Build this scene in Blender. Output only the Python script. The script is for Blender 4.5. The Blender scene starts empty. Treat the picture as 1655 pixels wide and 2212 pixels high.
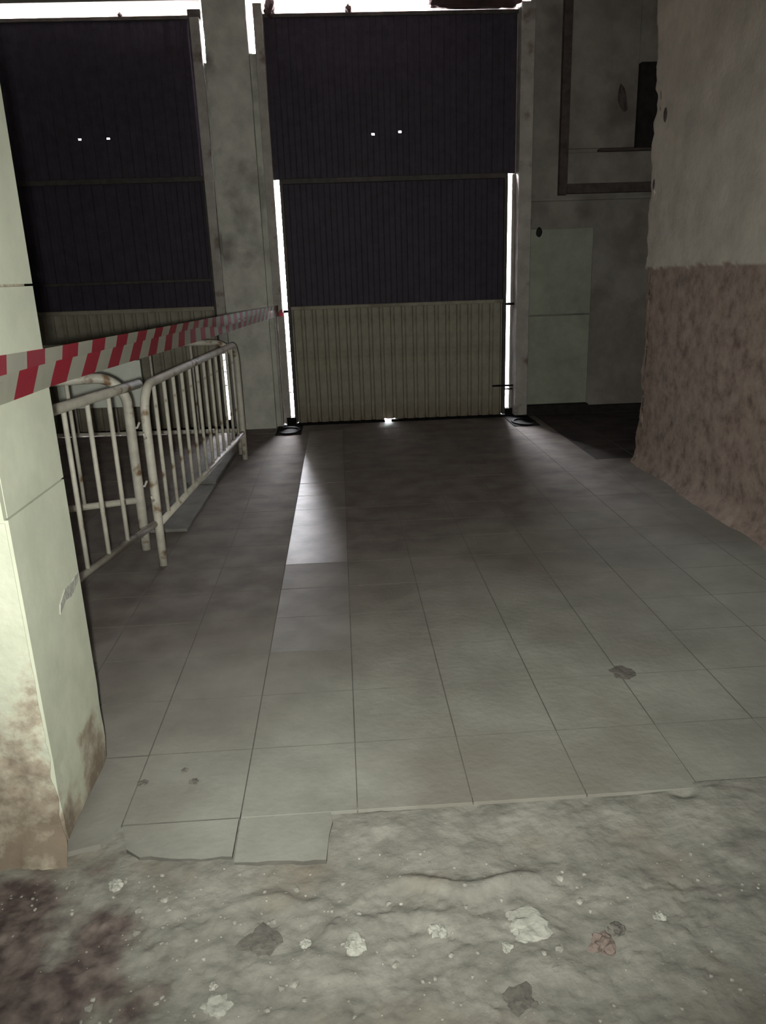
import bpy, bmesh, math, random
from mathutils import Vector, Matrix, noise

R = math.radians
rnd = random.Random(7)
scene = bpy.context.scene
col = scene.collection

# ------------------------------------------------------------------ camera
cam_data = bpy.data.cameras.new('camera')
cam = bpy.data.objects.new('camera', cam_data)
col.objects.link(cam)
cam_data.sensor_fit = 'VERTICAL'
cam_data.sensor_height = 24.0
cam_data.lens = 1660.0 / 2212.0 * 24.0
cam_data.clip_start = 0.02
cam.matrix_world = (Matrix.Translation((0, 0, 1.5)) @ Matrix.Rotation(R(-2.7), 4, 'Z')
                    @ Matrix.Rotation(R(90 - 17.2), 4, 'X') @ Matrix.Rotation(R(-1.96), 4, 'Z'))
scene.camera = cam

# ------------------------------------------------------------------ sky
SKY = 260.0
world = bpy.data.worlds.new('sky')
scene.world = world
world.use_nodes = True
bg = world.node_tree.nodes['Background']
bg.inputs[0].default_value = (0.95, 0.955, 1.0, 1)
bg.inputs[1].default_value = SKY

# torch of the phone that takes the picture: the only lamp in the hall
torch = bpy.data.lights.new('phone_torch', 'SPOT')
torch.energy = 430.0
torch.color = (1.0, 1.0, 0.90)
torch.spot_size = R(104)
torch.spot_blend = 1.0
torch.shadow_soft_size = 0.02
torch_o = bpy.data.objects.new('phone_torch', torch)
col.objects.link(torch_o)
torch_o.location = (-0.035, -0.02, 1.47)
torch_o.rotation_euler = (R(90 - 12.0), 0, R(-4.0))

# daylight sampling through the real openings round the gates (portals emit nothing)
def portal(x0, x1, z0, z1, y=8.42):
    l = bpy.data.lights.new('daylight_portal', 'AREA')
    l.shape = 'RECTANGLE'; l.size = x1 - x0; l.size_y = z1 - z0
    l.cycles.is_portal = True
    o = bpy.data.objects.new('daylight_portal', l); col.objects.link(o)
    o.location = ((x0 + x1) / 2, y, (z0 + z1) / 2)
    o.rotation_euler = (R(-90), 0, 0)
portal(-0.60, -0.46, 0.0, 2.45)
portal(1.69, 1.81, 0.0, 2.45)
portal(-1.27, -1.15, 0.0, 0.85)
portal(-4.2, -1.05, 3.75, 4.0)
portal(-0.72, 1.9, 3.45, 4.15)

vs = scene.view_settings
vs.view_transform = 'Standard'
vs.look = 'None'
vs.exposure = 0.0
vs.gamma = 1.0
vs.use_curve_mapping = False

# ------------------------------------------------------------------ materials
MATS = {}
def mat(name, a, b=None, rough=0.8, scale=6.0, detail=8.0, bump=0.0, bscale=40.0, spec=0.3,
        c=None, cscale=2.0, cpos=(0.55, 0.7), metal=0.0, lo=0.35, hi=0.65, wpos=False):
    m = bpy.data.materials.new(name); m.use_nodes = True
    nt = m.node_tree; N = nt.nodes; L = nt.links
    p = N['Principled BSDF']
    p.inputs['Roughness'].default_value = rough
    p.inputs['Specular IOR Level'].default_value = spec
    p.inputs['Metallic'].default_value = metal
    tc = N.new('ShaderNodeTexCoord')
    co = N.new('ShaderNodeNewGeometry').outputs['Position'] if wpos else tc.outputs['Object']
    if b is None:
        p.inputs['Base Color'].default_value = (*a, 1)
    else:
        n = N.new('ShaderNodeTexNoise'); n.inputs['Scale'].default_value = scale
        n.inputs['Detail'].default_value = detail; n.inputs['Roughness'].default_value = 0.65
        L.new(co, n.inputs['Vector'])
        r = N.new('ShaderNodeValToRGB')
        r.color_ramp.elements[0].color = (*a, 1); r.color_ramp.elements[0].position = lo
        r.color_ramp.elements[1].color = (*b, 1); r.color_ramp.elements[1].position = hi
        L.new(n.outputs['Fac'], r.inputs['Fac'])
        out = r.outputs['Color']
        if c is not None:
            n2 = N.new('ShaderNodeTexNoise'); n2.inputs['Scale'].default_value = cscale
            n2.inputs['Detail'].default_value = 6
            mp = N.new('ShaderNodeMapping'); mp.inputs['Location'].default_value = (3.1, 7.7, 1.3)
            L.new(co, mp.inputs['Vector']); L.new(mp.outputs['Vector'], n2.inputs['Vector'])
            r2 = N.new('ShaderNodeValToRGB')
            r2.color_ramp.elements[0].position = cpos[0]; r2.color_ramp.elements[1].position = cpos[1]
            L.new(n2.outputs['Fac'], r2.inputs['Fac'])
            mx = N.new('ShaderNodeMix'); mx.data_type = 'RGBA'
            L.new(r2.outputs['Color'], mx.inputs['Factor'])
            L.new(out, mx.inputs[6]); mx.inputs[7].default_value = (*c, 1)
            out = mx.outputs[2]
        L.new(out, p.inputs['Base Color'])
    if bump:
        n3 = N.new('ShaderNodeTexNoise'); n3.inputs['Scale'].default_value = bscale
        n3.inputs['Detail'].default_value = 6
        L.new(co, n3.inputs['Vector'])
        bp = N.new('ShaderNodeBump'); bp.inputs['Strength'].default_value = bump
        bp.inputs['Distance'].default_value = 0.01
        L.new(n3.outputs['Fac'], bp.inputs['Height']); L.new(bp.outputs['Normal'], p.inputs['Normal'])
    MATS[name] = m
    return m

mat('tile_dusty', (0.235, 0.238, 0.212), (0.315, 0.318, 0.285), rough=0.85, scale=3.0, bump=0.25, bscale=35, c=(0.20, 0.19, 0.165), cscale=1.3, cpos=(0.5, 0.68), spec=0.15, wpos=True)
mat('tile_worn', (0.19, 0.187, 0.168), (0.28, 0.275, 0.25), rough=0.45, scale=3, bump=0.4, bscale=10, spec=0.3, wpos=True)
mat('tile_halfworn', (0.19, 0.187, 0.168), (0.28, 0.275, 0.25), rough=0.6, scale=3, bump=0.3, bscale=11, spec=0.28, wpos=True)
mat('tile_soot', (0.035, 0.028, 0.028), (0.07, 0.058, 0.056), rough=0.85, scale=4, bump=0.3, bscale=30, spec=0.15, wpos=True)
mat('grout', (0.10, 0.097, 0.087), (0.155, 0.15, 0.135), rough=0.95, scale=6, spec=0.1)
mat('plaster_column', (0.47, 0.495, 0.40), (0.56, 0.585, 0.475), rough=0.6, scale=5, bump=0.06, bscale=30)
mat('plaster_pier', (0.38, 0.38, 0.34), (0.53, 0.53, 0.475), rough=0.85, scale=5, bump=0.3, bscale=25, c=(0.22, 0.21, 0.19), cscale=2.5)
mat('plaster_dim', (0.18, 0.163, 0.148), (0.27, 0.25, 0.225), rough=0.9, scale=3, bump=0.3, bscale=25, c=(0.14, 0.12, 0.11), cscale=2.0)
mat('plaster_patch', (0.24, 0.26, 0.21), (0.32, 0.34, 0.28), rough=0.9, scale=5, bump=0.2, bscale=30)
mat('dark_sheet', (0.027, 0.021, 0.032), (0.041, 0.033, 0.049), rough=0.6, scale=12, spec=0.2)
mat('dark_steel', (0.03, 0.026, 0.024), (0.06, 0.05, 0.045), rough=0.6, scale=15, spec=0.3)
mat('slat_paint', (0.20, 0.185, 0.145), (0.29, 0.27, 0.215), rough=0.7, scale=6, c=(0.14, 0.115, 0.085), cscale=3.0, cpos=(0.5, 0.68), spec=0.25)
mat('guide_paint', (0.27, 0.25, 0.23), (0.38, 0.355, 0.33), rough=0.65, scale=7, c=(0.15, 0.115, 0.09), cscale=5, cpos=(0.58, 0.7))
mat('barrier_paint', (0.40, 0.38, 0.33), (0.56, 0.54, 0.47), rough=0.5, scale=9, c=(0.20, 0.13, 0.07), cscale=9, cpos=(0.60, 0.68), spec=0.4)
mat('board_wood', (0.13, 0.125, 0.115), (0.20, 0.195, 0.18), rough=0.8, scale=5, bump=0.2)
mat('sign_white', (0.70, 0.74, 0.66), (0.80, 0.83, 0.76), rough=0.6, scale=4)
mat('black_iron', (0.004, 0.004, 0.004), (0.009, 0.008, 0.008), rough=0.9, scale=20, spec=0.08)
mat('skirting_black', (0.008, 0.007, 0.007), (0.02, 0.017, 0.017), rough=0.85, scale=14)
mat('wood_dark', (0.05, 0.037, 0.034), (0.09, 0.07, 0.064), rough=0.8, scale=12)
mat('ceiling_dirty', (0.08, 0.06, 0.055), (0.16, 0.13, 0.12), rough=0.95, scale=3)
mat('hall_wall', (0.22, 0.21, 0.19), (0.32, 0.31, 0.28), rough=0.95, scale=3)
mat('chip_pale', (0.29, 0.29, 0.26), (0.42, 0.42, 0.38), rough=0.9, scale=25, bump=0.4, bscale=60)
mat('grit', (0.17, 0.165, 0.145), (0.42, 0.41, 0.37), rough=0.95, scale=9)
mat('chip_dark', (0.10, 0.095, 0.085), (0.16, 0.15, 0.135), rough=0.9, scale=25, bump=0.4, bscale=60)
mat('chip_brick', (0.16, 0.125, 0.11), (0.22, 0.175, 0.155), rough=0.9, scale=25, bump=0.4, bscale=60)
mat('street', (0.35, 0.33, 0.30), (0.42, 0.40, 0.37), rough=0.9, scale=2)
mat('awning_cloth', (0.55, 0.40, 0.34), (0.62, 0.46, 0.40), rough=0.9, scale=3)
mat('rag_dark', (0.03, 0.018, 0.02), (0.06, 0.035, 0.035), rough=0.95, scale=10)

def nn(nt, t): return nt.nodes.new(t)

def dirt_and_dimming(name):  # brown dirt towards the far left; its colour also dims the mid floor
    m = MATS[name]; nt = m.node_tree; L = nt.links; p = nt.nodes['Principled BSDF']
    src = p.inputs['Base Color'].links[0].from_socket
    g_ = nn(nt, 'ShaderNodeNewGeometry'); sp = nn(nt, 'ShaderNodeSeparateXYZ'); L.new(g_.outputs['Position'], sp.inputs[0])
    n = nn(nt, 'ShaderNodeTexNoise'); n.inputs['Scale'].default_value = 1.1; n.inputs['Detail'].default_value = 8
    L.new(g_.outputs['Position'], n.inputs['Vector'])
    a = nn(nt, 'ShaderNodeMath'); a.operation = 'MULTIPLY_ADD'; a.inputs[1].default_value = -0.75; L.new(sp.outputs['X'], a.inputs[0]); L.new(sp.outputs['Y'], a.inputs[2])
    b = nn(nt, 'ShaderNodeMath'); b.operation = 'MULTIPLY_ADD'; b.inputs[1].default_value = 3.0; L.new(n.outputs['Fac'], b.inputs[0]); L.new(a.outputs[0], b.inputs[2])
    f = nn(nt, 'ShaderNodeMapRange'); f.inputs['From Min'].default_value = 3.4; f.inputs['From Max'].default_value = 5.6; L.new(b.outputs[0], f.inputs['Value'])
    e = nn(nt, 'ShaderNodeTexNoise'); e.inputs['Scale'].default_value = 5; e.inputs['Detail'].default_value = 8; L.new(g_.outputs['Position'], e.inputs['Vector'])
    r = nn(nt, 'ShaderNodeValToRGB'); cr = r.color_ramp
    cr.elements[0].position = 0.35; cr.elements[0].color = (0.122, 0.104, 0.093, 1)
    cr.elements[1].position = 0.66; cr.elements[1].color = (0.188, 0.166, 0.149, 1)
    L.new(e.outputs['Fac'], r.inputs['Fac'])
    mx = nn(nt, 'ShaderNodeMix'); mx.data_type = 'RGBA'
    L.new(f.outputs['Result'], mx.inputs['Factor']); L.new(src, mx.inputs[6]); L.new(r.outputs['Color'], mx.inputs[7])
    L.new(mx.outputs[2], p.inputs['Base Color'])
dirt_and_dimming('tile_dusty'); dirt_and_dimming('tile_worn'); dirt_and_dimming('tile_halfworn')

# foreground concrete: grey screed with an earth and brick-dust patch in the left corner
def concrete():
    m = mat('concrete', (0.17, 0.167, 0.148), (0.285, 0.28, 0.25), rough=0.9, scale=7, bump=0.5, bscale=38, c=(0.19, 0.17, 0.14), cscale=3, cpos=(0.5, 0.66), spec=0.15)
    nt = m.node_tree; L = nt.links; p = nt.nodes['Principled BSDF']
    src = p.inputs['Base Color'].links[0].from_socket
    tc = nn(nt, 'ShaderNodeTexCoord')
    sub = nn(nt, 'ShaderNodeVectorMath'); sub.operation = 'DISTANCE'
    sub.inputs[1].default_value = (-1.05, 1.33, 0)
    n = nn(nt, 'ShaderNodeTexNoise'); n.inputs['Scale'].default_value = 7; n.inputs['Detail'].default_value = 8
    L.new(tc.outputs['Object'], n.inputs['Vector']); L.new(tc.outputs['Object'], sub.inputs[0])
    ad = nn(nt, 'ShaderNodeMath'); ad.operation = 'MULTIPLY_ADD'; ad.inputs[1].default_value = 0.9
    L.new(n.outputs['Fac'], ad.inputs[0]); L.new(sub.outputs['Value'], ad.inputs[2])
    r = nn(nt, 'ShaderNodeValToRGB')
    r.color_ramp.elements[0].position = 0.82; r.color_ramp.elements[0].color = (1, 1, 1, 1)
    r.color_ramp.elements[1].position = 1.12; r.color_ramp.elements[1].color = (0, 0, 0, 1)
    L.new(ad.outputs[0], r.inputs['Fac'])
    e = nn(nt, 'ShaderNodeTexNoise'); e.inputs['Scale'].default_value = 18; e.inputs['Detail'].default_value = 6
    L.new(tc.outputs['Object'], e.inputs['Vector'])
    er = nn(nt, 'ShaderNodeValToRGB')
    er.color_ramp.elements[0].position = 0.4; er.color_ramp.elements[0].color = (0.075, 0.056, 0.054, 1)
    er.color_ramp.elements[1].position = 0.68; er.color_ramp.elements[1].color = (0.20, 0.165, 0.15, 1)
    L.new(e.outputs['Fac'], er.inputs['Fac'])
    mx = nn(nt, 'ShaderNodeMix'); mx.data_type = 'RGBA'
    L.new(r.outputs['Color'], mx.inputs['Factor']); L.new(src, mx.inputs[6]); L.new(er.outputs['Color'], mx.inputs[7])
    L.new(mx.outputs[2], p.inputs['Base Color'])
concrete()

# wall whose plaster is lost below shoulder height: brick-red rubble under cream plaster
def peeled_wall():
    m = mat('peeled_wall', (0.40, 0.37, 0.325), (0.54, 0.505, 0.44), rough=0.95, scale=4, bump=0.4, bscale=40, spec=0.15)
    nt = m.node_tree; L = nt.links; p = nt.nodes['Principled BSDF']
    src = p.inputs['Base Color'].links[0].from_socket
    at = nn(nt, 'ShaderNodeAttribute'); at.attribute_name = 'bare'
    tc = nn(nt, 'ShaderNodeTexCoord')
    n = nn(nt, 'ShaderNodeTexNoise'); n.inputs['Scale'].default_value = 9; n.inputs['Detail'].default_value = 9; n.inputs['Roughness'].default_value = 0.7
    L.new(tc.outputs['Object'], n.inputs['Vector'])
    r = nn(nt, 'ShaderNodeValToRGB'); cr = r.color_ramp
    cr.elements[0].position = 0.33; cr.elements[0].color = (0.15, 0.108, 0.09, 1)
    cr.elements[1].position = 0.7; cr.elements[1].color = (0.37, 0.30, 0.255, 1)
    x = cr.elements.new(0.5); x.color = (0.275, 0.215, 0.183, 1)
    L.new(n.outputs['Fac'], r.inputs['Fac'])
    mx = nn(nt, 'ShaderNodeMix'); mx.data_type = 'RGBA'
    L.new(at.outputs['Fac'], mx.inputs['Factor']); L.new(src, mx.inputs[6]); L.new(r.outputs['Color'], mx.inputs[7])
    L.new(mx.outputs[2], p.inputs['Base Color'])
peeled_wall()

# column base: cladding gone, dirty brown mortar
mat('mortar_bare', (0.27, 0.225, 0.165), (0.55, 0.52, 0.42), rough=0.95, scale=8, bump=0.6, bscale=40, c=(0.18, 0.12, 0.08), cscale=7, cpos=(0.5, 0.62))

def worn_plaster(name, slope, off, bmp):
    m = mat(name, (0.47, 0.495, 0.40), (0.56, 0.585, 0.475), rough=0.75, scale=5, bump=bmp, bscale=35)
    nt = m.node_tree; L = nt.links; p = nt.nodes['Principled BSDF']
    src = p.inputs['Base Color'].links[0].from_socket
    tc = nn(nt, 'ShaderNodeTexCoord'); n = nn(nt, 'ShaderNodeTexNoise')
    n.inputs['Scale'].default_value = 6; n.inputs['Detail'].default_value = 9; n.inputs['Roughness'].default_value = 0.65
    L.new(tc.outputs['Object'], n.inputs['Vector'])
    sp = nn(nt, 'ShaderNodeSeparateXYZ'); L.new(tc.outputs['Object'], sp.inputs[0])
    a = nn(nt, 'ShaderNodeMath'); a.operation = 'MULTIPLY_ADD'; a.inputs[1].default_value = slope; L.new(sp.outputs['Z'], a.inputs[0]); L.new(n.outputs['Fac'], a.inputs[2])
    r = nn(nt, 'ShaderNodeValToRGB'); cr = r.color_ramp
    cr.elements[0].position = 0.55; cr.elements[0].color = (0.20, 0.16, 0.12, 1)
    cr.elements[1].position = 0.72; cr.elements[1].color = (0.42, 0.38, 0.305, 1)
    b_ = nn(nt, 'ShaderNodeMath'); b_.operation = 'ADD'; b_.inputs[1].default_value = off; L.new(a.outputs[0], b_.inputs[0]); a = b_
    L.new(a.outputs[0], r.inputs['Fac'])
    f = nn(nt, 'ShaderNodeMapRange'); f.inputs['From Min'].default_value = 0.68; f.inputs['From Max'].default_value = 0.78; L.new(a.outputs[0], f.inputs['Value'])
    mx = nn(nt, 'ShaderNodeMix'); mx.data_type = 'RGBA'
    L.new(f.outputs['Result'], mx.inputs['Factor']); L.new(r.outputs['Color'], mx.inputs[6]); L.new(src, mx.inputs[7])
    L.new(mx.outputs[2], p.inputs['Base Color'])
worn_plaster('worn_plaster', 0.55, 0.0, 0.3); worn_plaster('worn_side', 1.0, 0.09, 0.07)

def tape_mat(name, phase):
    m = bpy.data.materials.new(name); m.use_nodes = True
    nt = m.node_tree; L = nt.links; p = nt.nodes['Principled BSDF']
    p.inputs['Roughness'].default_value = 0.45
    uv = nn(nt, 'ShaderNodeUVMap'); sp = nn(nt, 'ShaderNodeSeparateXYZ'); L.new(uv.outputs[0], sp.inputs[0])
    a = nn(nt, 'ShaderNodeMath'); a.operation = 'MULTIPLY_ADD'; a.inputs[1].default_value = -0.8
    L.new(sp.outputs['Y'], a.inputs[0]); L.new(sp.outputs['X'], a.inputs[2])
    b = nn(nt, 'ShaderNodeMath'); b.operation = 'MULTIPLY_ADD'; b.inputs[1].default_value = 1 / 0.25; b.inputs[2].default_value = phase
    L.new(a.outputs[0], b.inputs[0])
    f = nn(nt, 'ShaderNodeMath'); f.operation = 'FRACT'; L.new(b.outputs[0], f.inputs[0])
    g = nn(nt, 'ShaderNodeMath'); g.operation = 'LESS_THAN'; g.inputs[1].default_value = 0.5; L.new(f.outputs[0], g.inputs[0])
    mx = nn(nt, 'ShaderNodeMix'); mx.data_type = 'RGBA'
    mx.inputs[6].default_value = (0.50, 0.50, 0.42, 1); mx.inputs[7].default_value = (0.42, 0.035, 0.06, 1)
    L.new(g.outputs[0], mx.inputs['Factor']); L.new(mx.outputs[2], p.inputs['Base Color'])
    MATS[name] = m
tape_mat('tape_a', 0.21); tape_mat('tape_b', 0.534)

# ------------------------------------------------------------------ helpers
def link(name, me, m, parent=None, loc=None, rotz=None):
    o = bpy.data.objects.new(name, me); col.objects.link(o)
    if m is not None and not me.materials: me.materials.append(MATS[m] if isinstance(m, str) else m)
    if parent is not None: o.parent = parent
    if loc is not None: o.location = loc
    if rotz is not None: o.rotation_euler = (0, 0, rotz)
    return o
def mesh_from(name, bm, smooth=False):
    me = bpy.data.meshes.new(name)
    bmesh.ops.recalc_face_normals(bm, faces=bm.faces)
    bm.to_mesh(me); bm.free()
    if smooth:
        for p in me.polygons: p.use_smooth = True
    return me
def add_box(bm, x0, x1, y0, y1, z0, z1, bev=0.0):
    r = bmesh.ops.create_cube(bm, size=1)
    vs_ = r['verts']
    for v in vs_:
        v.co = Vector(((x0 + x1) / 2 + v.co.x * (x1 - x0), (y0 + y1) / 2 + v.co.y * (y1 - y0), (z0 + z1) / 2 + v.co.z * (z1 - z0)))
    if bev:
        es = list({e for v in vs_ for e in v.link_edges})
        bmesh.ops.bevel(bm, geom=es, offset=bev, segments=1, affect='EDGES')
def box(name, x0, x1, y0, y1, z0, z1, m, parent=None, bev=0.004):
    bm = bmesh.new(); add_box(bm, x0, x1, y0, y1, z0, z1, bev)
    return link(name, mesh_from(name, bm), m, parent)
def boxes(name, lst, m, parent=None, bev=0.004):
    bm = bmesh.new()
    for b in lst: add_box(bm, *b, bev)
    return link(name, mesh_from(name, bm), m, parent)
def add_tube(bm, pts, r, n=10):
    pts = [Vector(p) for p in pts]
    rings = []; up = None
    for i, p in enumerate(pts):
        if i == 0: t = (pts[1] - p).normalized()
        elif i == len(pts) - 1: t = (p - pts[i - 1]).normalized()
        else: t = ((pts[i + 1] - p).normalized() + (p - pts[i - 1]).normalized()).normalized()
        if up is None:
            up = Vector((0, 1, 0)) if abs(t.y) < 0.9 else Vector((1, 0, 0))
        u = (up - t * up.dot(t)).normalized(); w = t.cross(u); up = u
        rr = r[i] if isinstance(r, (list, tuple)) else r
        rings.append([bm.verts.new(p + (u * math.cos(2 * math.pi * k / n) + w * math.sin(2 * math.pi * k / n)) * rr) for k in range(n)])
    for a, b in zip(rings, rings[1:]):
        for k in range(n): bm.faces.new((a[k], a[(k + 1) % n], b[(k + 1) % n], b[k]))
    bm.faces.new(rings[0][::-1]); bm.faces.new(rings[-1])
def tube(name, pts, r, m, parent=None, n=10):
    bm = bmesh.new(); add_tube(bm, pts, r, n)
    return link(name, mesh_from(name, bm, True), m, parent)
def empty(name, loc, rotz=0):
    o = bpy.data.objects.new(name, None); col.objects.link(o)
    o.location = loc; o.rotation_euler = (0, 0, rotz); o.empty_display_size = 0.1
    return o
def tag(o, label=None, cat=None, group=None, kind=None):
    if label: o['label'] = label
    if cat: o['category'] = cat
    if group: o['group'] = group
    if kind: o['kind'] = kind
    return o
def fbm(x, y, z=0.0, o=5): return noise.fractal(Vector((x, y, z)), 0.9, 2.1, o)

# ------------------------------------------------------------------ floor
T = 0.342; TX = -0.015; TY = 1.90          # tile pitch and grid origin
def fl_h(x, y):
    """height of the broken concrete in front of the tiles"""
    base = -0.011
    k = min(1, max(0, (x - 0.80) / 0.25)); base += 0.014 * k
    if y < 1.9:
        h = base + 0.010 * fbm(x * 3, y * 3) + 0.004 * fbm(x * 14, y * 14, 3)
        if y < 1.66:
            d = min(1, (1.66 - y) / 0.1)
            rg = 0.45 + 0.55 * min(1, max(0, 0.5 + fbm(x * 2.2, y * 3.0, 12) - 0.5 * x))
            h += d * rg * (0.011 * fbm(x * 6.5, y * 9, 5) + 0.007 * abs(fbm(x * 24, y * 24, 9)) + 0.004 * max(0, fbm(x * 50, y * 50, 3) - 0.15))
            cr_ = abs(fbm(x * 3.2, y * 4.5, 21))
            if cr_ < 0.035: h -= d * 0.006 * (1 - cr_ / 0.035)
        # ridges of lifted screed
        for cx, cy, w, a in ((0.16, 1.60, 0.16, 0.020), (0.34, 1.585, 0.14, 0.022), (-0.25, 1.58, 0.13, 0.012), (0.02, 1.50, 0.18, 0.010)):
            u = (x - cx) / w; v = (y - cy - 0.02 * math.sin(x * 19)) / 0.022
            if abs(u) < 1: h += a * (1 - u * u) * math.exp(-v * v) 
        # shallow crack and pit
        for cx, cy, rr, a in ((0.96, 1.887, 0.035, 0.02), (0.12, 1.475, 0.035, 0.018), (0.19, 1.445, 0.02, 0.01)):
            d2 = ((x - cx) ** 2 + ((y - cy) * 1.6) ** 2) / rr ** 2
            if d2 < 4: h -= a * math.exp(-d2)
        return min(h, 0.012)
    return base if y < 1.93 else -0.002
def axis(lo, hi, dlo, dhi, fine, coarse):
    a = []; x = lo
    while x < dlo: a.append(x); x += coarse
    x = dlo
    while x < dhi: a.append(x); x += fine
    x = dhi
    while x < hi: a.append(x); x += coarse
    a.append(hi); return a
xs = axis(-4.2, 5.0, -1.25, 1.75, 0.009, 0.35); ys = axis(-4.0, 9.0, 0.95, 1.97, 0.008, 0.4)
vv = [(x, y, fl_h(x, y)) for y in ys for x in xs]
W_ = len(xs)
ff = [(j * W_ + i, j * W_ + i + 1, (j + 1) * W_ + i + 1, (j + 1) * W_ + i) for j in range(len(ys) - 1) for i in range(W_ - 1)]
me = bpy.data.meshes.new('floor'); me.from_pydata(vv, [], ff); me.update()
for p in me.polygons: p.use_smooth = True
floor = tag(link('floor', me, 'concrete'), kind='structure')
me.materials.append(MATS['grout'])
for p in me.polygons:
    if p.center.y > 1.93: p.material_index = 1

def tile_mesh(w, d):
    bm = bmesh.new(); add_box(bm, -w / 2, w / 2, -d / 2, d / 2, -0.03, 0.0, 0.0006)
    me = mesh_from('tile', bm)
    return me
def grout_sides(me):
    """side faces in the darker grout colour"""
    me.materials.append(MATS['grout'])
    for p in me.polygons:
        if p.normal.z < 0.9: p.material_index = 1
g = 0.003
tm = {k: tile_mesh(T - g, T - g) for k in ('tile_dusty', 'tile_worn', 'tile_halfworn', 'tile_soot')}
front_tile = tile_mesh(T - g, T - g); front_tile.materials.append(MATS['tile_dusty'])
for k_, m_ in tm.items(): m_.materials.append(MATS[k_]); grout_sides(m_)
cells = []
for j in range(18):
    for i in range(-12, 14):
        cx = TX + (i + 0.5) * T; cy = TY + (j + 0.5) * T
        if cx < -4.2 or cx > 4.9: continue
        if cy + T / 2 > 8.08: continue
        if cx > 2.25 and cy < 6.0: continue
        if cx < -0.9 and cy < 2.3: continue
        if i == -3 and j == 0: continue
        cells.append((math.hypot(cx, cy), cx, cy, i, j))
cells.sort()
far_bm = bmesh.new(); soot_bm = bmesh.new()
for k, (d, cx, cy, i, j) in enumerate(cells):
    sc_ = 0.9 if i == -1 and j > 5 else 0.2
    dz = rnd.uniform(-0.0011, 0.0011) * sc_ + (0.0012 if sc_ > 0.5 else 0); tx = rnd.uniform(-0.3, 0.3) * sc_; ty = rnd.uniform(-0.25, 0.25) * sc_
    if j == 0: dz = 0.0; tx *= 0.3
    if k < 300:
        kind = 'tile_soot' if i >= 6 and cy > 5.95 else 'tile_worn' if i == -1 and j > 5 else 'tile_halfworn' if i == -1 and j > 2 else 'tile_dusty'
        o = link('tile', front_tile if j == 0 and i >= -1 else tm[kind], kind, floor, (cx, cy, dz))
        o.rotation_euler = (R(tx), R(ty), 0)
    else:
        add_box(soot_bm if i >= 6 and cy > 5.95 else far_bm, cx - (T - g) / 2, cx + (T - g) / 2, cy - (T - g) / 2, cy + (T - g) / 2, -0.03, dz, 0)
tag(link('sooty_tiles', mesh_from('sooty_tiles', soot_bm), 'tile_soot', floor), kind='stuff')
tag(link('outer_tiles', mesh_from('outer_tiles', far_bm), 'tile_dusty', floor), kind='stuff')
# the broken front row
def slab(name, poly, z0, z1, m, parent=None, loc=None):
    bm = bmesh.new()
    a = [bm.verts.new((x, y, z0)) for x, y in poly]; b = [bm.verts.new((x, y, z1)) for x, y in poly]
    n = len(poly)
    bm.faces.new(a[::-1]); bm.faces.new(b)
    for i in range(n): bm.faces.new((a[i], a[(i + 1) % n], b[(i + 1) % n], b[i]))
    return link(name, mesh_from(name, bm), m, parent, loc)
def jag(x0, x1, y, n, amp, sl=0.0):
    return [(x0 + (x1 - x0) * i / n, y + sl * i / n + rnd.uniform(-amp, amp)) for i in range(n + 1)]
grout_sides(slab('tile', [(-0.355, 1.897), ] + jag(-0.353, -0.104, 1.722, 8, 0.003, -0.016) + [(-0.098, 1.80), (-0.088, 1.86), (-0.094, 1.897)], -0.03, 0.0, 'tile_dusty', floor).data)
grout_sides(slab('tile', [(-0.695, 1.897), (-0.66, 1.80)] + jag(-0.615, -0.361, 1.765, 9, 0.008, -0.025) + [(-0.361, 1.897)], -0.03, 0.0, 'tile_dusty', floor).data)

slab('tile', [(-0.84, 1.80), (-0.74, 1.83), (-0.701, 1.90), (-0.701, 2.238), (-0.84, 2.238)], -0.03, -0.001, 'tile_dusty', floor)

# ------------------------------------------------------------------ room shell
ceiling = tag(box('ceiling', -4.4, 5.2, -4.2, 8.45, 4.3, 4.45, 'ceiling_dirty', bev=0), kind='structure')
wl = tag(box('wall_left', -4.4, -4.2, -4.2, 8.45, -0.2, 4.3, 'hall_wall', bev=0), kind='structure')
wf = tag(box('wall_front', -4.2, 5.2, -4.2, -4.0, -0.2, 4.3, 'hall_wall', bev=0), kind='structure')
wa = tag(box('wall_alcove', 5.0, 5.2, -4.0, 8.45, -0.2, 4.3, 'hall_wall', bev=0), kind='structure')

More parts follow.
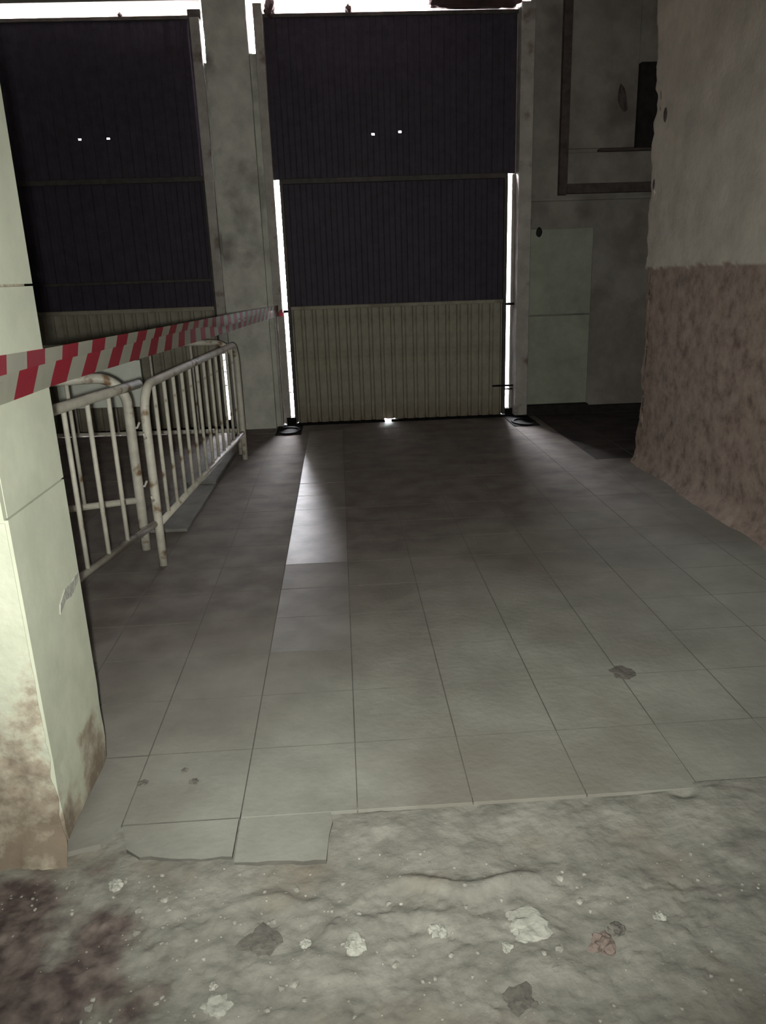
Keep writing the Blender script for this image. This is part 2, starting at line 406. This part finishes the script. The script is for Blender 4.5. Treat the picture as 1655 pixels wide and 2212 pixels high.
# right wall, plaster lost below shoulder height, ragged far end
def right_wall():
    yy = axis(-4.0, 5.92, 3.0, 5.92, 0.02, 0.5); zz = axis(0.0, 4.3, 0.0, 3.4, 0.018, 0.3)
    V = []; bare = []
    for z in zz:
        for y in yy:
            zb = 1.485 + 0.022 * fbm(y * 3.5, 1.7) + 0.018 * fbm(y * 11, 4)
            low = z < zb
            amp = 0.007 if low else 0.004
            x = 2.31 + (0.014 if low else 0.0) + amp * fbm(y * 4, z * 4, 2) + (0.0025 * fbm(y * 9, z * 9, 8) if low else 0)
            e = 0.0
            if y > 5.85:
                e = 0.05 * fbm(0.3, z * 3.5, 11) + 0.022 * fbm(0.9, z * 14, 5)
                if low: e -= 0.02
                if z > 2.75: e += 0.07 * min(1, (z - 2.75) / 0.2)
            if z < 0.13:
                k = (1 - z / 0.13); x -= (0.06 + 0.03 * fbm(y * 3, 0.5)) * k * k
            V.append((x, y + e, z)); bare.append(1.0 if low else 0.0)
    n = len(yy); F = [(j * n + i, (j + 1) * n + i, (j + 1) * n + i + 1, j * n + i + 1) for j in range(len(zz) - 1) for i in range(n - 1)]
    base = len(V)
    for j, z in enumerate(zz):            # far end face
        p = V[j * n + n - 1]; V.append((p[0] + 0.12, p[1] + 0.01, z)); V.append((2.75, 5.92, z)); bare += [bare[j * n + n - 1], 0]
    for j in range(len(zz) - 1):
        a = j * n + n - 1; b = (j + 1) * n + n - 1; c = base + 2 * j; d = base + 2 * j + 2
        F.append((a, b, d, c)); F.append((c, d, d + 1, c + 1))
    b2 = len(V)                           # back face
    V += [(2.75, -4.0, 0), (2.75, -4.0, 4.3)]; bare += [0, 0]
    for j in range(len(zz) - 1): pass
    F.append((base + 1, base + 2 * (len(zz) - 1) + 1, b2 + 1, b2))
    me = bpy.data.meshes.new('wall_right'); me.from_pydata(V, [], F); me.update()
    for p in me.polygons: p.use_smooth = True
    at = me.attributes.new('bare', 'FLOAT', 'POINT')
    for i, b in enumerate(bare): at.data[i].value = b
    return tag(link('wall_right', me, 'peeled_wall'), kind='structure')
wr = right_wall()

def blob(r, seed, flat=0.6, rough=0.25, sub=2):
    bm = bmesh.new(); bmesh.ops.create_icosphere(bm, subdivisions=sub, radius=1)
    for v in bm.verts:
        n_ = noise.noise(v.co * 1.3 + Vector((seed * 3.1, seed, 0))) + 0.5 * noise.noise(v.co * 3 + Vector((seed, 2 * seed, 5)))
        v.co = v.co * (1 + rough * n_)
        v.co.z *= flat
    for v in bm.verts: v.co *= r
    return mesh_from('blob', bm)
for y, z, r in ((5.74, 2.48, 0.035), (5.86, 2.05, 0.03)):
    o = link('plaster_hole_shade', blob(r, y, 1.5, 0.3), 'wood_dark', wr, (2.318, y, z)); o.scale = (0.5, 1, 1)  # dark brown lumps, the shade of small holes put into their colour

# gate wall: header over the gates, pier between them, wall right of the main gate
GY = 8.10
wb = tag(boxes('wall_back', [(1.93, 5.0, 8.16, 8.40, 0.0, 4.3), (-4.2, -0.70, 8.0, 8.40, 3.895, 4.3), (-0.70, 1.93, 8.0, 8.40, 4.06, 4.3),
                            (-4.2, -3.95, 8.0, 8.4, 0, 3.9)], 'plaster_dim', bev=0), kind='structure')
# right-hand part of the gate wall: raised plaster field, timber frame, niche, black skirting
box('plaster_panel', 1.96, 2.61, 8.115, 8.165, 1.04, 1.88, 'plaster_patch', wb, 0.006)
box('plaster_panel', 1.96, 2.61, 8.115, 8.165, 0.11, 1.03, 'plaster_patch', wb, 0.006)
tag(boxes('skirting', [(1.95, 2.62, 8.06, 8.16, -0.03, 0.105), (2.62, 3.6, 8.10, 8.16, -0.03, 0.075)], 'skirting_black', wb), kind=None)
fr = empty('window_1', (0, 0, 0)); tag(fr, kind='structure')
box('frame_stile', 2.235, 2.315, 8.09, 8.16, 2.19, 4.25, 'wood_dark', fr)
box('frame_rail', 2.315, 3.4, 8.09, 8.16, 2.20, 2.29, 'wood_dark', fr)
box('infill_panel', 2.315, 2.98, 8.125, 8.16, 2.61, 4.25, 'plaster_dim', fr)
box('infill_panel', 2.315, 3.4, 8.125, 8.16, 2.29, 2.575, 'plaster_dim', fr)
box('sill_strip', 2.62, 3.20, 8.07, 8.16, 2.575, 2.60, 'wood_dark', fr)
box('niche_shade_board', 2.98, 3.22, 8.06, 8.16, 2.60, 3.34, 'skirting_black', fr)  # raised black board, the shade inside a recess put into its colour
o = link('old_bracket', blob(0.06, 3.3, 2.0, 0.4), 'wood_dark', fr, (2.83, 8.11, 3.04)); o.scale = (0.7, 0.5, 1); o.rotation_euler = (0, R(-18), 0)
o = link('wall_hole_shade', blob(0.035, 5.1, 1.3, 0.2), 'skirting_black', wb, (2.05, 8.112, 1.85)); o.scale = (1, 0.3, 1)  # black lump carrying the shade of a small hole in its colour
tag(box('trim_1', 1.86, 3.6, 8.11, 8.16, 2.14, 2.165, 'plaster_dim', bev=0), kind='structure')

# ------------------------------------------------------------------ pier between the gates
pier = empty('gate_pier', (-0.9, 8.1, 0))
def P(o, parent):            # keep world coordinates when the parent is an Empty away from the origin
    o.location = Vector(o.location) - parent.location; return o
def wall_block(name, x0, x1, y0, y1, z0, z1, m, parent, amp=0.004, step=0.06):
    bm = bmesh.new(); add_box(bm, x0, x1, y0, y1, z0, z1)
    cuts = lambda l: max(0, int(l / step) - 1)
    bmesh.ops.subdivide_edges(bm, edges=[e for e in bm.edges if abs(e.verts[0].co.z - e.verts[1].co.z) > 0.01], cuts=min(60, cuts(z1 - z0)))
    bmesh.ops.subdivide_edges(bm, edges=[e for e in bm.edges if abs(e.verts[0].co.x - e.verts[1].co.x) > 0.05], cuts=cuts(x1 - x0))
    for v in bm.verts:
        n_ = fbm(v.co.x * 5, v.co.z * 3, v.co.y)
        v.co.y += amp * n_; v.co.x += amp * 0.7 * fbm(v.co.z * 4, v.co.x, 3)
    return link(name, mesh_from(name, bm), m, parent)
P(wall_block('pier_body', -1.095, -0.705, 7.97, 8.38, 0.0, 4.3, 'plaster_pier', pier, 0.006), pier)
P(box('filler_strip', -0.705, -0.64, 8.03, 8.30, 0.0, 3.47, 'plaster_pier', pier, 0.004), pier)
P(box('filler_strip', -1.125, -1.095, 8.02, 8.30, 0.0, 3.40, 'plaster_pier', pier, 0.003), pier)
tag(pier, 'grey plastered pier standing between the two gates', 'pier')

# guide posts of the gates
def post(name, lst, label, m='guide_paint'):
    x = sum(b[0] + b[1] for b in lst) / (2 * len(lst))
    e = empty(name, (x, 8.1, 0))
    for nm, b in zip(('post_body', 'post_flange', 'post_foot', 'post_cap'), lst): P(box(nm, *b, m, e, 0.004), e)
    return tag(e, label, 'post', 'steel guide posts of the gates')
post('guide_post', [(-0.645, -0.562, 7.985, 8.42, 1.16, 3.86), (-0.625, -0.556, 8.09, 8.42, 0.02, 1.16), (-0.655, -0.63, 8.0, 8.16, 0.02, 1.16)],
     'narrow steel guide post right of the pier, beside the wide bright slit')
post('guide_post', [(-1.215, -1.13, 7.99, 8.16, 0.78, 3.76), (-1.180, -1.13, 8.03, 8.19, 0.02, 0.78)],
     'narrow steel guide post left of the pier, behind the barriers')
post('guide_post', [(1.80, 1.93, 7.96, 8.42, 0.03, 3.83), (1.766, 1.792, 8.10, 8.34, 0.03, 2.40), (1.792, 1.80, 8.1, 8.36, 0.02, 0.35), (1.792, 1.80, 8.1, 8.36, 1.12, 3.83)],
     'steel guide post at the right edge of the main gate')

# ------------------------------------------------------------------ gates
def ribbed(name, x0, x1, z0, z1, y, m, parent, holes=(), pitch=0.115, depth=0.006):
    """vertically ribbed steel sheet with real peep holes"""
    xb = set(); x = x0
    k = 0
    while x < x1 - 1e-4:
        for f_, in ((0.0,), (0.42,), (0.5,), (0.92,)):
            if x + f_ * pitch < x1: xb.add(round(x + f_ * pitch, 4))
        x += pitch
    xb.add(x1); zb = {z0, z1}
    for hx0, hx1, hz0, hz1 in holes: xb |= {hx0, hx1}; zb |= {hz0, hz1}
    xb = sorted(xb); zb = sorted(zb)
    bm = bmesh.new()
    def off(x):
        f_ = ((x - x0) / pitch) % 1.0
        if f_ < 0.42: return 0.0
        if f_ < 0.5: return (f_ - 0.42) / 0.08
        if f_ < 0.92: return 1.0
        return 1 - (f_ - 0.92) / 0.08
    for s, dy in ((0, 0.0), (1, 0.003)):
        gr = [[bm.verts.new((x, y + off(x) * depth + dy, z)) for x in xb] for z in zb]
        for j in range(len(zb) - 1):
            for i in range(len(xb) - 1):
                mx_, mz_ = (xb[i] + xb[i + 1]) / 2, (zb[j] + zb[j + 1]) / 2
                if any(h[0] < mx_ < h[1] and h[2] < mz_ < h[3] for h in holes): continue
                bm.faces.new((gr[j][i], gr[j][i + 1], gr[j + 1][i + 1], gr[j + 1][i]))
    return link(name, mesh_from(name, bm), m, parent)

def slat_mesh(w, h):
    """pressed steel slat: flat crown with chamfered edges, 40 mm joint flange behind"""
    bm = bmesh.new()
    prof = [(-w / 2, 0.020), (-w / 2 + 0.012, 0.020), (-w / 2 + 0.024, 0.0), (w / 2 - 0.024, 0.0), (w / 2 - 0.012, 0.020), (w / 2, 0.020), (w / 2, 0.024), (-w / 2, 0.024)]
    a = [bm.verts.new((x, y, 0)) for x, y in prof]; b = [bm.verts.new((x, y, h)) for x, y in prof]
    n = len(prof)
    for i in range(n): bm.faces.new((a[i], a[(i + 1) % n], b[(i + 1) % n], b[i]))
    bm.faces.new(a); bm.faces.new(b[::-1])
    return mesh_from('slat', bm)

def gate(x0, x1, xt0, xt1, rails, holes, label, notch=None, xr0=None):
    e = empty('metal_gate', ((x0 + x1) / 2, GY, 0))
    # fixed dark upper sheet and dark middle sheet
    P(ribbed('upper_sheet', xt0, xt1, 2.40, 3.80, GY, 'dark_sheet', e, holes), e)
    P(ribbed('middle_sheet', x0 + 0.03, x1 - 0.03, 1.21, 2.41, GY + 0.02, 'dark_sheet', e), e)
    for z, t in rails: P(box('rail', x0, x1, GY - 0.016, GY + 0.03, z - t / 2, z + t / 2, 'dark_steel' if z > 1.3 else 'slat_paint', e), e)
    P(box('top_bar', xt0, xt1, GY - 0.01, GY + 0.04, 3.77, 3.805, 'dark_steel', e), e)
    for xa, xb in ((x0, x0 + 0.035), (x1 - 0.035, x1)):
        P(box('stile', xa, xb, GY - 0.02, GY + 0.17, 0.03, 2.40, 'dark_steel', e), e)
    n = round((x1 - x0 - 0.07) / 0.115); w = (x1 - x0 - 0.07) / n
    sm = slat_mesh(w, 1.195); sm2 = slat_mesh(w, 1.178)
    for i in range(n):
        cx = x0 + 0.035 + (i + 0.5) * w
        short = notch and abs(cx - notch) < w * 0.5
        P(link('slat', sm2 if short else sm, 'slat_paint', e, (cx, GY, 0.027 if short else 0.018)), e)
    return tag(e, label, 'gate', 'metal gates of the hall')
main_gate = gate(-0.515, 1.722, -0.5625, 1.80, ((1.195, 0.035), (2.385, 0.05)), ((0.397, 0.423, 2.775, 2.791), (0.657, 0.683, 2.79, 2.807)),
     'tall main gate in the middle, dark sheet above and pale vertical slats below', notch=0.47)
left_gate = gate(-3.95, -1.216, -3.95, -1.22, ((1.225, 0.04), (1.50, 0.03), (2.43, 0.05)), ((-2.37, -2.345, 2.797, 2.81), (-2.105, -2.078, 2.797, 2.81)),
     'dark gate left of the pier, seen behind the barriers')
# hinge knuckles bridging the slits, bottom closers
for z in (1.165, 0.76, 0.34): P(box('hinge', -0.575, -0.50, GY + 0.06, GY + 0.09, z - 0.014 if z > 1 else z - 0.004, z + 0.014 if z > 1 else z + 0.004, 'black_iron', main_gate, 0), main_gate)
for z in (1.165, 0.30): P(box('hinge', 1.71, 1.81, GY - 0.03, GY - 0.005, z - 0.012, z + 0.012 if z > 1 else z, 'black_iron', main_gate, 0), main_gate)
for z in (0.70, 0.58, 0.44): P(box('hinge', -1.23, -1.18, GY + 0.06, GY + 0.08, z - 0.005, z + 0.005, 'black_iron', left_gate, 0), left_gate)
P(box('bolt', 1.58, 1.80, GY - 0.05, GY - 0.03, 0.325, 0.343, 'black_iron', main_gate, 0.003), main_gate)

th = tag(boxes('trim_2', [(-3.95, -1.1, 8.06, 8.16, -0.02, 0.022), (-0.60, 0.435, 8.06, 8.16, -0.02, 0.022), (0.505, 1.93, 8.06, 8.16, -0.02, 0.022),
                          (-0.60, -0.50, 8.07, 8.16, 0.02, 0.085), (1.72, 1.80, 8.07, 8.16, 0.02, 0.09), (-1.22, -1.18, 8.07, 8.16, 0.02, 0.09)], 'black_iron', bev=0), kind='structure')

# iron floor sockets in front of the slits
def socket(x, y, label):
    e = empty('floor_socket', (x, y, 0))
    bm = bmesh.new()
    pts = 24
    for r0, r1, z in ((0.095, 0.125, 0.022),):
        A = [[bm.verts.new((rr * math.cos(2 * math.pi * k / pts), 1.5 * rr * math.sin(2 * math.pi * k / pts), zz)) for k in range(pts)] for rr, zz in ((r1, 0.0), (r1 - 0.006, z), (r0, z), (r0 - 0.004, 0.006))]
        for a, b in zip(A, A[1:]):
            for k in range(pts): bm.faces.new((a[k], a[(k + 1) % pts], b[(k + 1) % pts], b[k]))
    link('rim', mesh_from('rim', bm, False), 'black_iron', e)
    box('blackout_plate', -0.13, 0.13, -0.17, 0.36, 0.0, 0.008, 'black_iron', e, 0.002)  # black plate added to cover floor that the slit light would brighten
    return tag(e, label, 'floor socket', 'iron floor sockets of the gates')
socket(-0.56, 7.74, 'dark iron ring set in the floor below the wide bright slit')
socket(1.83, 7.68, 'dark iron ring set in the floor below the right guide post')

# top of the main bay: bundled cloth stuffed in the gap, and knots on the bar
def cloth_bundle():
    bm = bmesh.new(); bmesh.ops.create_icosphere(bm, subdivisions=4, radius=1)
    for v in bm.verts:
        n_ = fbm(v.co.x * 4, v.co.y * 3, v.co.z * 3, 4)
        c = v.co.copy(); c = Vector([math.copysign(abs(t) ** 0.4, t) for t in c])
        v.co = Vector((c.x * 0.42, c.y * 0.09, c.z * 0.10)) * (1 + 0.12 * n_)
    o = link('cloth_bundle', mesh_from('cloth_bundle', bm, True), 'rag_dark', None, (1.385, 8.15, 3.915))
    tag(o, 'dark reddish cloth stuffed above the main gate at its right end', 'cloth')
cloth_bundle()
for x, s, p_ in ((0.22, 0.03, 'dark rag knot on the top bar of the main gate'), (-0.50, 0.055, 'dark rag lump on the left end of the main gate top')):
    o = link('rag_knot', blob(s, x * 7 + 3, 1.4, 0.5, 3), 'rag_dark', None, (x, 8.11, 3.80 + s * 0.9))
    tag(o, p_, 'cloth', 'rag knots on the gate top')
o = link('rag_knot', blob(0.022, 8.2, 1.1, 0.5, 3), 'rag_dark', None, (-1.85, 8.11, 3.812)); tag(o, 'tiny dark rag knot on the top bar of the left gate', 'cloth', 'rag knots on the gate top')
P(box('top_bracket', -1.24, -1.12, 8.05, 8.14, 3.76, 3.84, 'dark_steel', left_gate), left_gate)

# outdoors
tag(box('street_ground', -40, 40, 8.46, 60, -0.25, -0.05, 'street', bev=0), kind='structure')
can = empty('shade_canopy', (0, 9.5, 4.6))  # overhang added to keep steep sky light off the hall floor
P(box('shade_canopy_slab', -30, 30, 8.41, 10.7, 4.62, 4.85, 'awning_cloth', can, 0), can)
P(box('shade_canopy_edge', -30, 30, 10.62, 10.7, 4.50, 4.62, 'awning_cloth', can, 0), can)
tag(can, kind='structure')
def awning():
    bm = bmesh.new(); n = 60
    a = []; b = []
    for i in range(n + 1):
        x = -0.75 + 2.0 * i / n
        a.append(bm.verts.new((x, 8.60 + 0.012 * math.sin(x * 23), 4.02 + 0.010 * fbm(x * 3, 2.2) - 0.012 * (x > 0.0))))
        b.append(bm.verts.new((x, 8.60 + 0.012 * math.sin(x * 23), 4.18)))
    c = [bm.verts.new((v.co.x, 8.42, 4.29)) for v in b]
    for i in range(n):
        bm.faces.new((a[i], a[i + 1], b[i + 1], b[i])); bm.faces.new((b[i], b[i + 1], c[i + 1], c[i]))
    bmesh.ops.solidify(bm, geom=bm.faces[:], thickness=0.006)
    tag(link('awning', mesh_from('awning', bm, True), 'awning_cloth'), 'faded pinkish awning outside, seen over the main gate', 'awning')
awning()

# ------------------------------------------------------------------ foreground column
CX, CY0, CY1 = -0.82, 1.81, 2.21
column = empty('clad_column', (-1.06, 2.01, 0))
P(box('column_core', -1.30, CX - 0.02, CY0 + 0.02, CY1 - 0.005, -0.02, 4.3, 'mortar_bare', column, 0), column)
zj = [0.965, 1.503, 2.04, 2.58, 3.12, 3.66, 4.29]
prev = 0.03
def rough_slab(name, x0, x1, y0, y1, z0, z1, m, axis_, amp_low=0.0, step=0.035):
    """cladding slab; amp_low roughens the bottom edge"""
    nx = max(1, int((x1 - x0) / step)); ny = max(1, int((y1 - y0) / step)); nz = max(1, int((z1 - z0) / step))
    bm = bmesh.new(); add_box(bm, x0, x1, y0, y1, z0, z1)
    for ax, n in ((0, nx), (1, ny), (2, nz)):
        if n > 1: bmesh.ops.subdivide_edges(bm, edges=[e for e in bm.edges if abs(e.verts[0].co[ax] - e.verts[1].co[ax]) > (z1 - z0 if ax == 2 else (x1 - x0 if ax == 0 else y1 - y0)) * 0.9], cuts=n - 1, use_grid_fill=True)
    for v in bm.verts:
        k = max(0.0, 1 - (v.co.z - z0) / 0.35) if amp_low else 0
        d = amp_low * k * fbm(v.co.x * 9, v.co.y * 9, v.co.z * 9)
        v.co.x += d; v.co.y += d
    return link(name, mesh_from(name, bm), m, column)
for z in zj:
    lo = prev + 0.003; hi = z - 0.003
    P(rough_slab('side_panel', CX - 0.02, CX, CY0 + 0.004, CY1, lo, hi, 'worn_side' if lo < 0.3 else 'plaster_column', 'x', 0.005 if lo < 0.3 else 0.0), column)
    if lo > 0.9: P(rough_slab('front_panel', -1.30, CX - 0.001, CY0 - 0.016, CY0 + 0.003, lo, hi, 'plaster_column', 'y', 0.0), column)
    prev = z
# crumbling front below the first cladding joint
bm = bmesh.new()
nx, nz = 34, 66
gr = []
for j in range(nz + 1):
    row = []
    for i in range(nx + 1):
        x = -1.30 + (CX - 0.001 + 1.30) * i / nx; z = -0.02 + 0.98 * j / nz
        k = max(0.0, min(1.0, (0.60 + 0.12 * fbm(x * 4, z * 3, 7) - z) / 0.25))
        y = CY0 - 0.014 + k * (0.012 * abs(fbm(x * 9, z * 7, 4)) - 0.005 * fbm(x * 30, z * 25, 1)) - 0.03 * max(0, 1 - z / 0.10)
        xx = x
        if i == nx: xx += k * 0.008 * fbm(1.1, z * 14, 2) + 0.012 * max(0, 1 - z / 0.1)
        row.append(bm.verts.new((xx, y, z)))
    gr.append(row)
for j in range(nz):
    for i in range(nx): bm.faces.new((gr[j][i], gr[j][i + 1], gr[j + 1][i + 1], gr[j + 1][i]))
P(link('worn_front', mesh_from('worn_front', bm, True), 'worn_plaster', column), column)
# plaster scar on the side
sc = slab('plaster_scar', [(0, 0), (0.05, 0.02), (0.10, 0.012), (0.17, 0.034), (0.175, 0.058), (0.12, 0.048), (0.06, 0.05), (0.01, 0.026)], 0, 0.003, 'chip_pale', column)
sc.location = Vector((CX, 2.02, 0.62)) - column.location; sc.rotation_euler = (R(90), 0, R(90))
tag(sc, 'whitish plaster scar')
tag(column, 'pale clad column in the left foreground with caution tape round it', 'column')

# ------------------------------------------------------------------ caution tape
def tape(path, width, m, label, twist=0.0):
    bm = bmesh.new(); uvl = bm.loops.layers.uv.new('UVMap')
    pts = []
    for a, b in zip(path, path[1:]):
        a_, b_ = Vector(a), Vector(b); n = max(1, int((b_ - a_).length / 0.05))
        for k in range(n): pts.append(a_.lerp(b_, k / n))
    pts.append(Vector(path[-1]))
    s = 0.0; rows = []
    for i, p in enumerate(pts):
        if i: s += (p - pts[i - 1]).length
        t = (pts[min(i + 1, len(pts) - 1)] - pts[max(i - 1, 0)]).normalized()
        side = Vector((t.y, -t.x, 0)).normalized()
        w = width
        lean = 0.06 * math.sin(s * 1.7 + twist)
        sag = 0.0
        rows.append((bm.verts.new(p - Vector((0, 0, w / 2)) + side * (lean * 0.1)), bm.verts.new(p + Vector((0, 0, w / 2)) - side * (lean * 0.1)), s))
    for r0, r1 in zip(rows, rows[1:]):
        f = bm.faces.new((r0[0], r1[0], r1[1], r0[1]))
        for l, uv in zip(f.loops, ((r0[2], 0), (r1[2], 0), (r1[2], width), (r0[2], width))): l[uvl].uv = uv
    bmesh.ops.solidify(bm, geom=bm.faces[:], thickness=0.0006)
    me = bpy.data.meshes.new('caution_tape'); bm.to_mesh(me); bm.free()
    return tag(link('caution_tape', me, m), label, 'tape', 'red and white caution tapes')
tape([(-1.31, 2.23, 1.30), (-1.31, 1.785, 1.31), (-0.815, 1.785, 1.316), (-0.812, 2.21, 1.303), (-0.60, 7.97, 1.205), (-0.56, 7.975, 1.20)], 0.062, 'tape_a',
     'upper of the two red and white caution tapes running from column to pier')
tape([(-1.315, 2.23, 1.26), (-1.315, 1.78, 1.266), (-0.81, 1.78, 1.266), (-0.806, 2.215, 1.264), (-0.60, 7.965, 1.165), (-0.56, 7.97, 1.16)], 0.066, 'tape_b',
     'lower of the two red and white caution tapes running from column to pier', 1.5)

# ------------------------------------------------------------------ crowd barriers
def barrier(loc, rotz, Lg, H, zb, bars, label, plate=None, rp=0.024, hooked=False):
    e = empty('crowd_barrier', loc, rotz)
    rc = 0.16; path = [(0, 0, 0.0), (0, 0, 0.3), (0, 0, H - rc)]
    for k in range(1, 8):
        a = math.pi / 2 * k / 8; path.append((rc - rc * math.cos(a), 0, H - rc + rc * math.sin(a)))
    path.append((rc, 0, H)); path.append((Lg / 2, 0, H)); path.append((Lg - rc, 0, H))
    for k in range(1, 8):
        a = math.pi / 2 * k / 8; path.append((Lg - rc + rc * math.sin(a), 0, H - rc + rc * math.cos(a)))
    path += [(Lg, 0, H - rc), (Lg, 0, 0.3), (Lg, 0, 0.0)]
    if hooked: path = [(-0.05, 0, H)] + path[path.index((rc, 0, H)):]
    tube('frame', path, rp, 'barrier_paint', e, 12)
    tube('bottom_rail', [(-0.04 if hooked else 0, 0, zb), (Lg, 0, zb)], 0.019, 'barrier_paint', e)
    bm = bmesh.new(); add_tube(bm, [(0, 0, zb), (0, 0, H)], 0.0115, 8)
    bmh = mesh_from('bar', bm, True)
    for x in bars:
        hh = H
        link('bar', bmh, 'barrier_paint', e, (x, 0, 0))
    for x, s in ((0, -1), (Lg, 1)):
        if hooked and x == 0: continue
        for z in (0.38, 0.72):
            tube('hook', [(x, 0, z), (x + s * 0.035, 0.004, z), (x + s * 0.05, 0.004, z + 0.03)], 0.007, 'barrier_paint', e, 6)
    if plate:
        box('blank_sign', plate[0], plate[1], 0.03, 0.045, plate[2], plate[3], 'sign_white', e, 0.002)['label'] = 'pale blank sign plate'
    return tag(e, label, 'barrier', 'steel crowd barriers')
def ang(a, b): return math.atan2(b[1] - a[1], b[0] - a[0])
B0, B1 = (-1.035, 4.05), (-0.872, 6.585)
barrier((*B0, 0), ang(B0, B1), 2.54, 0.985, 0.235, [0.2 + 0.195 * k for k in range(12)], 'steel barrier running along the floor boards towards the pier')
A0 = (-1.06, 3.995)
barrier((*A0, 0), ang((0, 0), (-0.21, -0.977)), 2.35, 1.0, 0.245, [0.27 + 0.195 * k for k in range(10)], 'nearest steel barrier, partly hidden by the clad column', hooked=True)
C0 = (-1.195, 4.33)
barrier((*C0, 0), ang((0, 0), (-0.93, -0.30)), 2.3, 1.01, 0.30, [0.30 + 0.24 * k for k in range(8)], 'steel barrier turned across behind the nearest one', rp=0.028)
D0 = (-0.93, 6.80)
barrier((*D0, 0), ang((0, 0), (-1.0, 0.07)), 2.5, 0.985, 0.215, [0.36 + 0.36 * k for k in range(6)], 'farthest steel barrier with a pale sign plate, before the left gate', plate=(0.80, 1.55, 0.46, 0.86))

# ------------------------------------------------------------------ boards on the floor
def board(x0, x1, y0, y1, t, label, rz=0):
    e = bmesh.new(); add_box(e, -(x1 - x0) / 2, (x1 - x0) / 2, -(y1 - y0) / 2, (y1 - y0) / 2, 0, t, 0.003)
    o = link('floor_board', mesh_from('floor_board', e), 'board_wood', None, ((x0 + x1) / 2, (y0 + y1) / 2, 0.002), rz)
    return tag(o, label, 'board', 'boards lying under the barrier')
board(-1.25, -1.0, 4.62, 5.70, 0.022, 'nearer grey board lying on the floor under the barrier', R(-1))
board(-1.24, -0.985, 5.72, 6.75, 0.034, 'farther grey board lying on the floor under the barrier', R(-1))

# ------------------------------------------------------------------ rubble in the foreground
chips = [  # x, y, radius, flatness, material, label
    (0.374, 1.455, 0.048, 0.30, 'chip_pale', 'largest pale concrete chunk in the foreground rubble'),
    (0.165, 1.452, 0.020, 0.7, 'chip_pale', 'pale pebble beside the crack in the foreground concrete'),
    (-0.035, 1.430, 0.024, 0.6, 'chip_pale', 'pale rounded stone in the middle of the foreground'),
    (-0.255, 1.462, 0.040, 0.16, 'chip_dark', 'dark flat tile fragment left of the middle of the foreground'),
    (0.542, 1.385, 0.026, 0.75, 'chip_brick', 'reddish brick fragment at the right of the rubble'),
    (0.588, 1.420, 0.017, 0.8, 'chip_dark', 'dark stone just behind the reddish brick fragment'),
    (0.322, 1.262, 0.036, 0.15, 'chip_dark', 'dark flat fragment near the bottom edge of the picture'),
    (-0.656, 1.672, 0.017, 0.6, 'chip_pale', 'pale stone beside the foot of the clad column'),
    (-0.336, 1.300, 0.026, 0.35, 'chip_pale', 'pale flat chip at the lower left of the rubble'),
    (-0.352, 1.352, 0.010, 0.7, 'chip_pale', 'small pale chip behind the lower left flat one'),
    (0.320, 1.392, 0.013, 0.7, 'chip_pale', 'small pale chip left of the largest chunk'),
    (-0.150, 1.446, 0.012, 0.7, 'chip_pale', 'small pale chip right of the dark tile fragment'),
    (0.705, 1.45, 0.014, 0.6, 'chip_pale', 'small pale chip at the far right of the rubble'),
    (1.03, 2.60, 0.045, 0.08, 'chip_dark', 'dark flat flake lying on the tiles at the right'),
    (-0.562, 2.144, 0.009, 0.5, 'chip_dark', 'dark crumb on the tiles, farther of two near the column'),
    (-0.522, 2.081, 0.012, 0.5, 'chip_dark', 'dark crumb on the tiles, nearer of two near the column'),
    (-0.683, 2.090, 0.014, 0.4, 'chip_dark', 'dark crumb on the tiles close to the column side'),
]
for i, (x, y, r, fl, m, lab) in enumerate(chips):
    o = link('rubble_chip', blob(r, i * 1.7 + 0.4, fl, 0.75, 3), m, None, (x, y, fl_h(x, y) + r * fl * 0.45 if y < 1.9 else r * fl * 0.45), rnd.uniform(0, 6))
    tag(o, lab, 'stone', 'rubble chips on the floor')
small = [blob(0.008, 31.3, 0.6, 0.5, 1), blob(0.011, 17.9, 0.5, 0.5, 1), blob(0.006, 11.1, 0.7, 0.5, 1)]
for i in range(34):
    x = rnd.uniform(-0.62, 0.75); y = rnd.uniform(1.24, 1.64)
    if any((x - c[0]) ** 2 + (y - c[1]) ** 2 < (c[2] + 0.02) ** 2 for c in chips): continue
    o = link('rubble_crumb', small[i % 3], 'grit', None, (x, y, fl_h(x, y) + 0.002), rnd.uniform(0, 6))
    tag(o, 'thumbnail-sized pale crumb among the foreground rubble', 'stone', 'pale crumbs in the rubble')
# loose grit, too fine to count
bm = bmesh.new()
for i in range(900):
    x = rnd.uniform(-0.95, 1.0); y = rnd.uniform(1.05, 1.72)
    if x < -0.6 and y < 1.6 and rnd.random() < 0.7: continue
    if rnd.random() > 0.35 + 0.65 * max(0, min(1, (0.3 - x))): continue
    r = rnd.choice((0.0015, 0.002, 0.003, 0.0045)) * rnd.uniform(0.7, 1.3)
    M_ = Matrix.Translation((x, y, fl_h(x, y) + r * 0.3)) @ Matrix.Rotation(rnd.uniform(0, 6), 4, 'Z') @ Matrix.Diagonal((r * rnd.uniform(0.8, 1.6), r, r * 0.7, 1))
    bmesh.ops.create_icosphere(bm, subdivisions=1, radius=1, matrix=M_)
tag(link('loose_grit', mesh_from('loose_grit', bm), 'grit'), 'fine pale grit scattered over the broken foreground concrete', 'grit', kind='stuff')
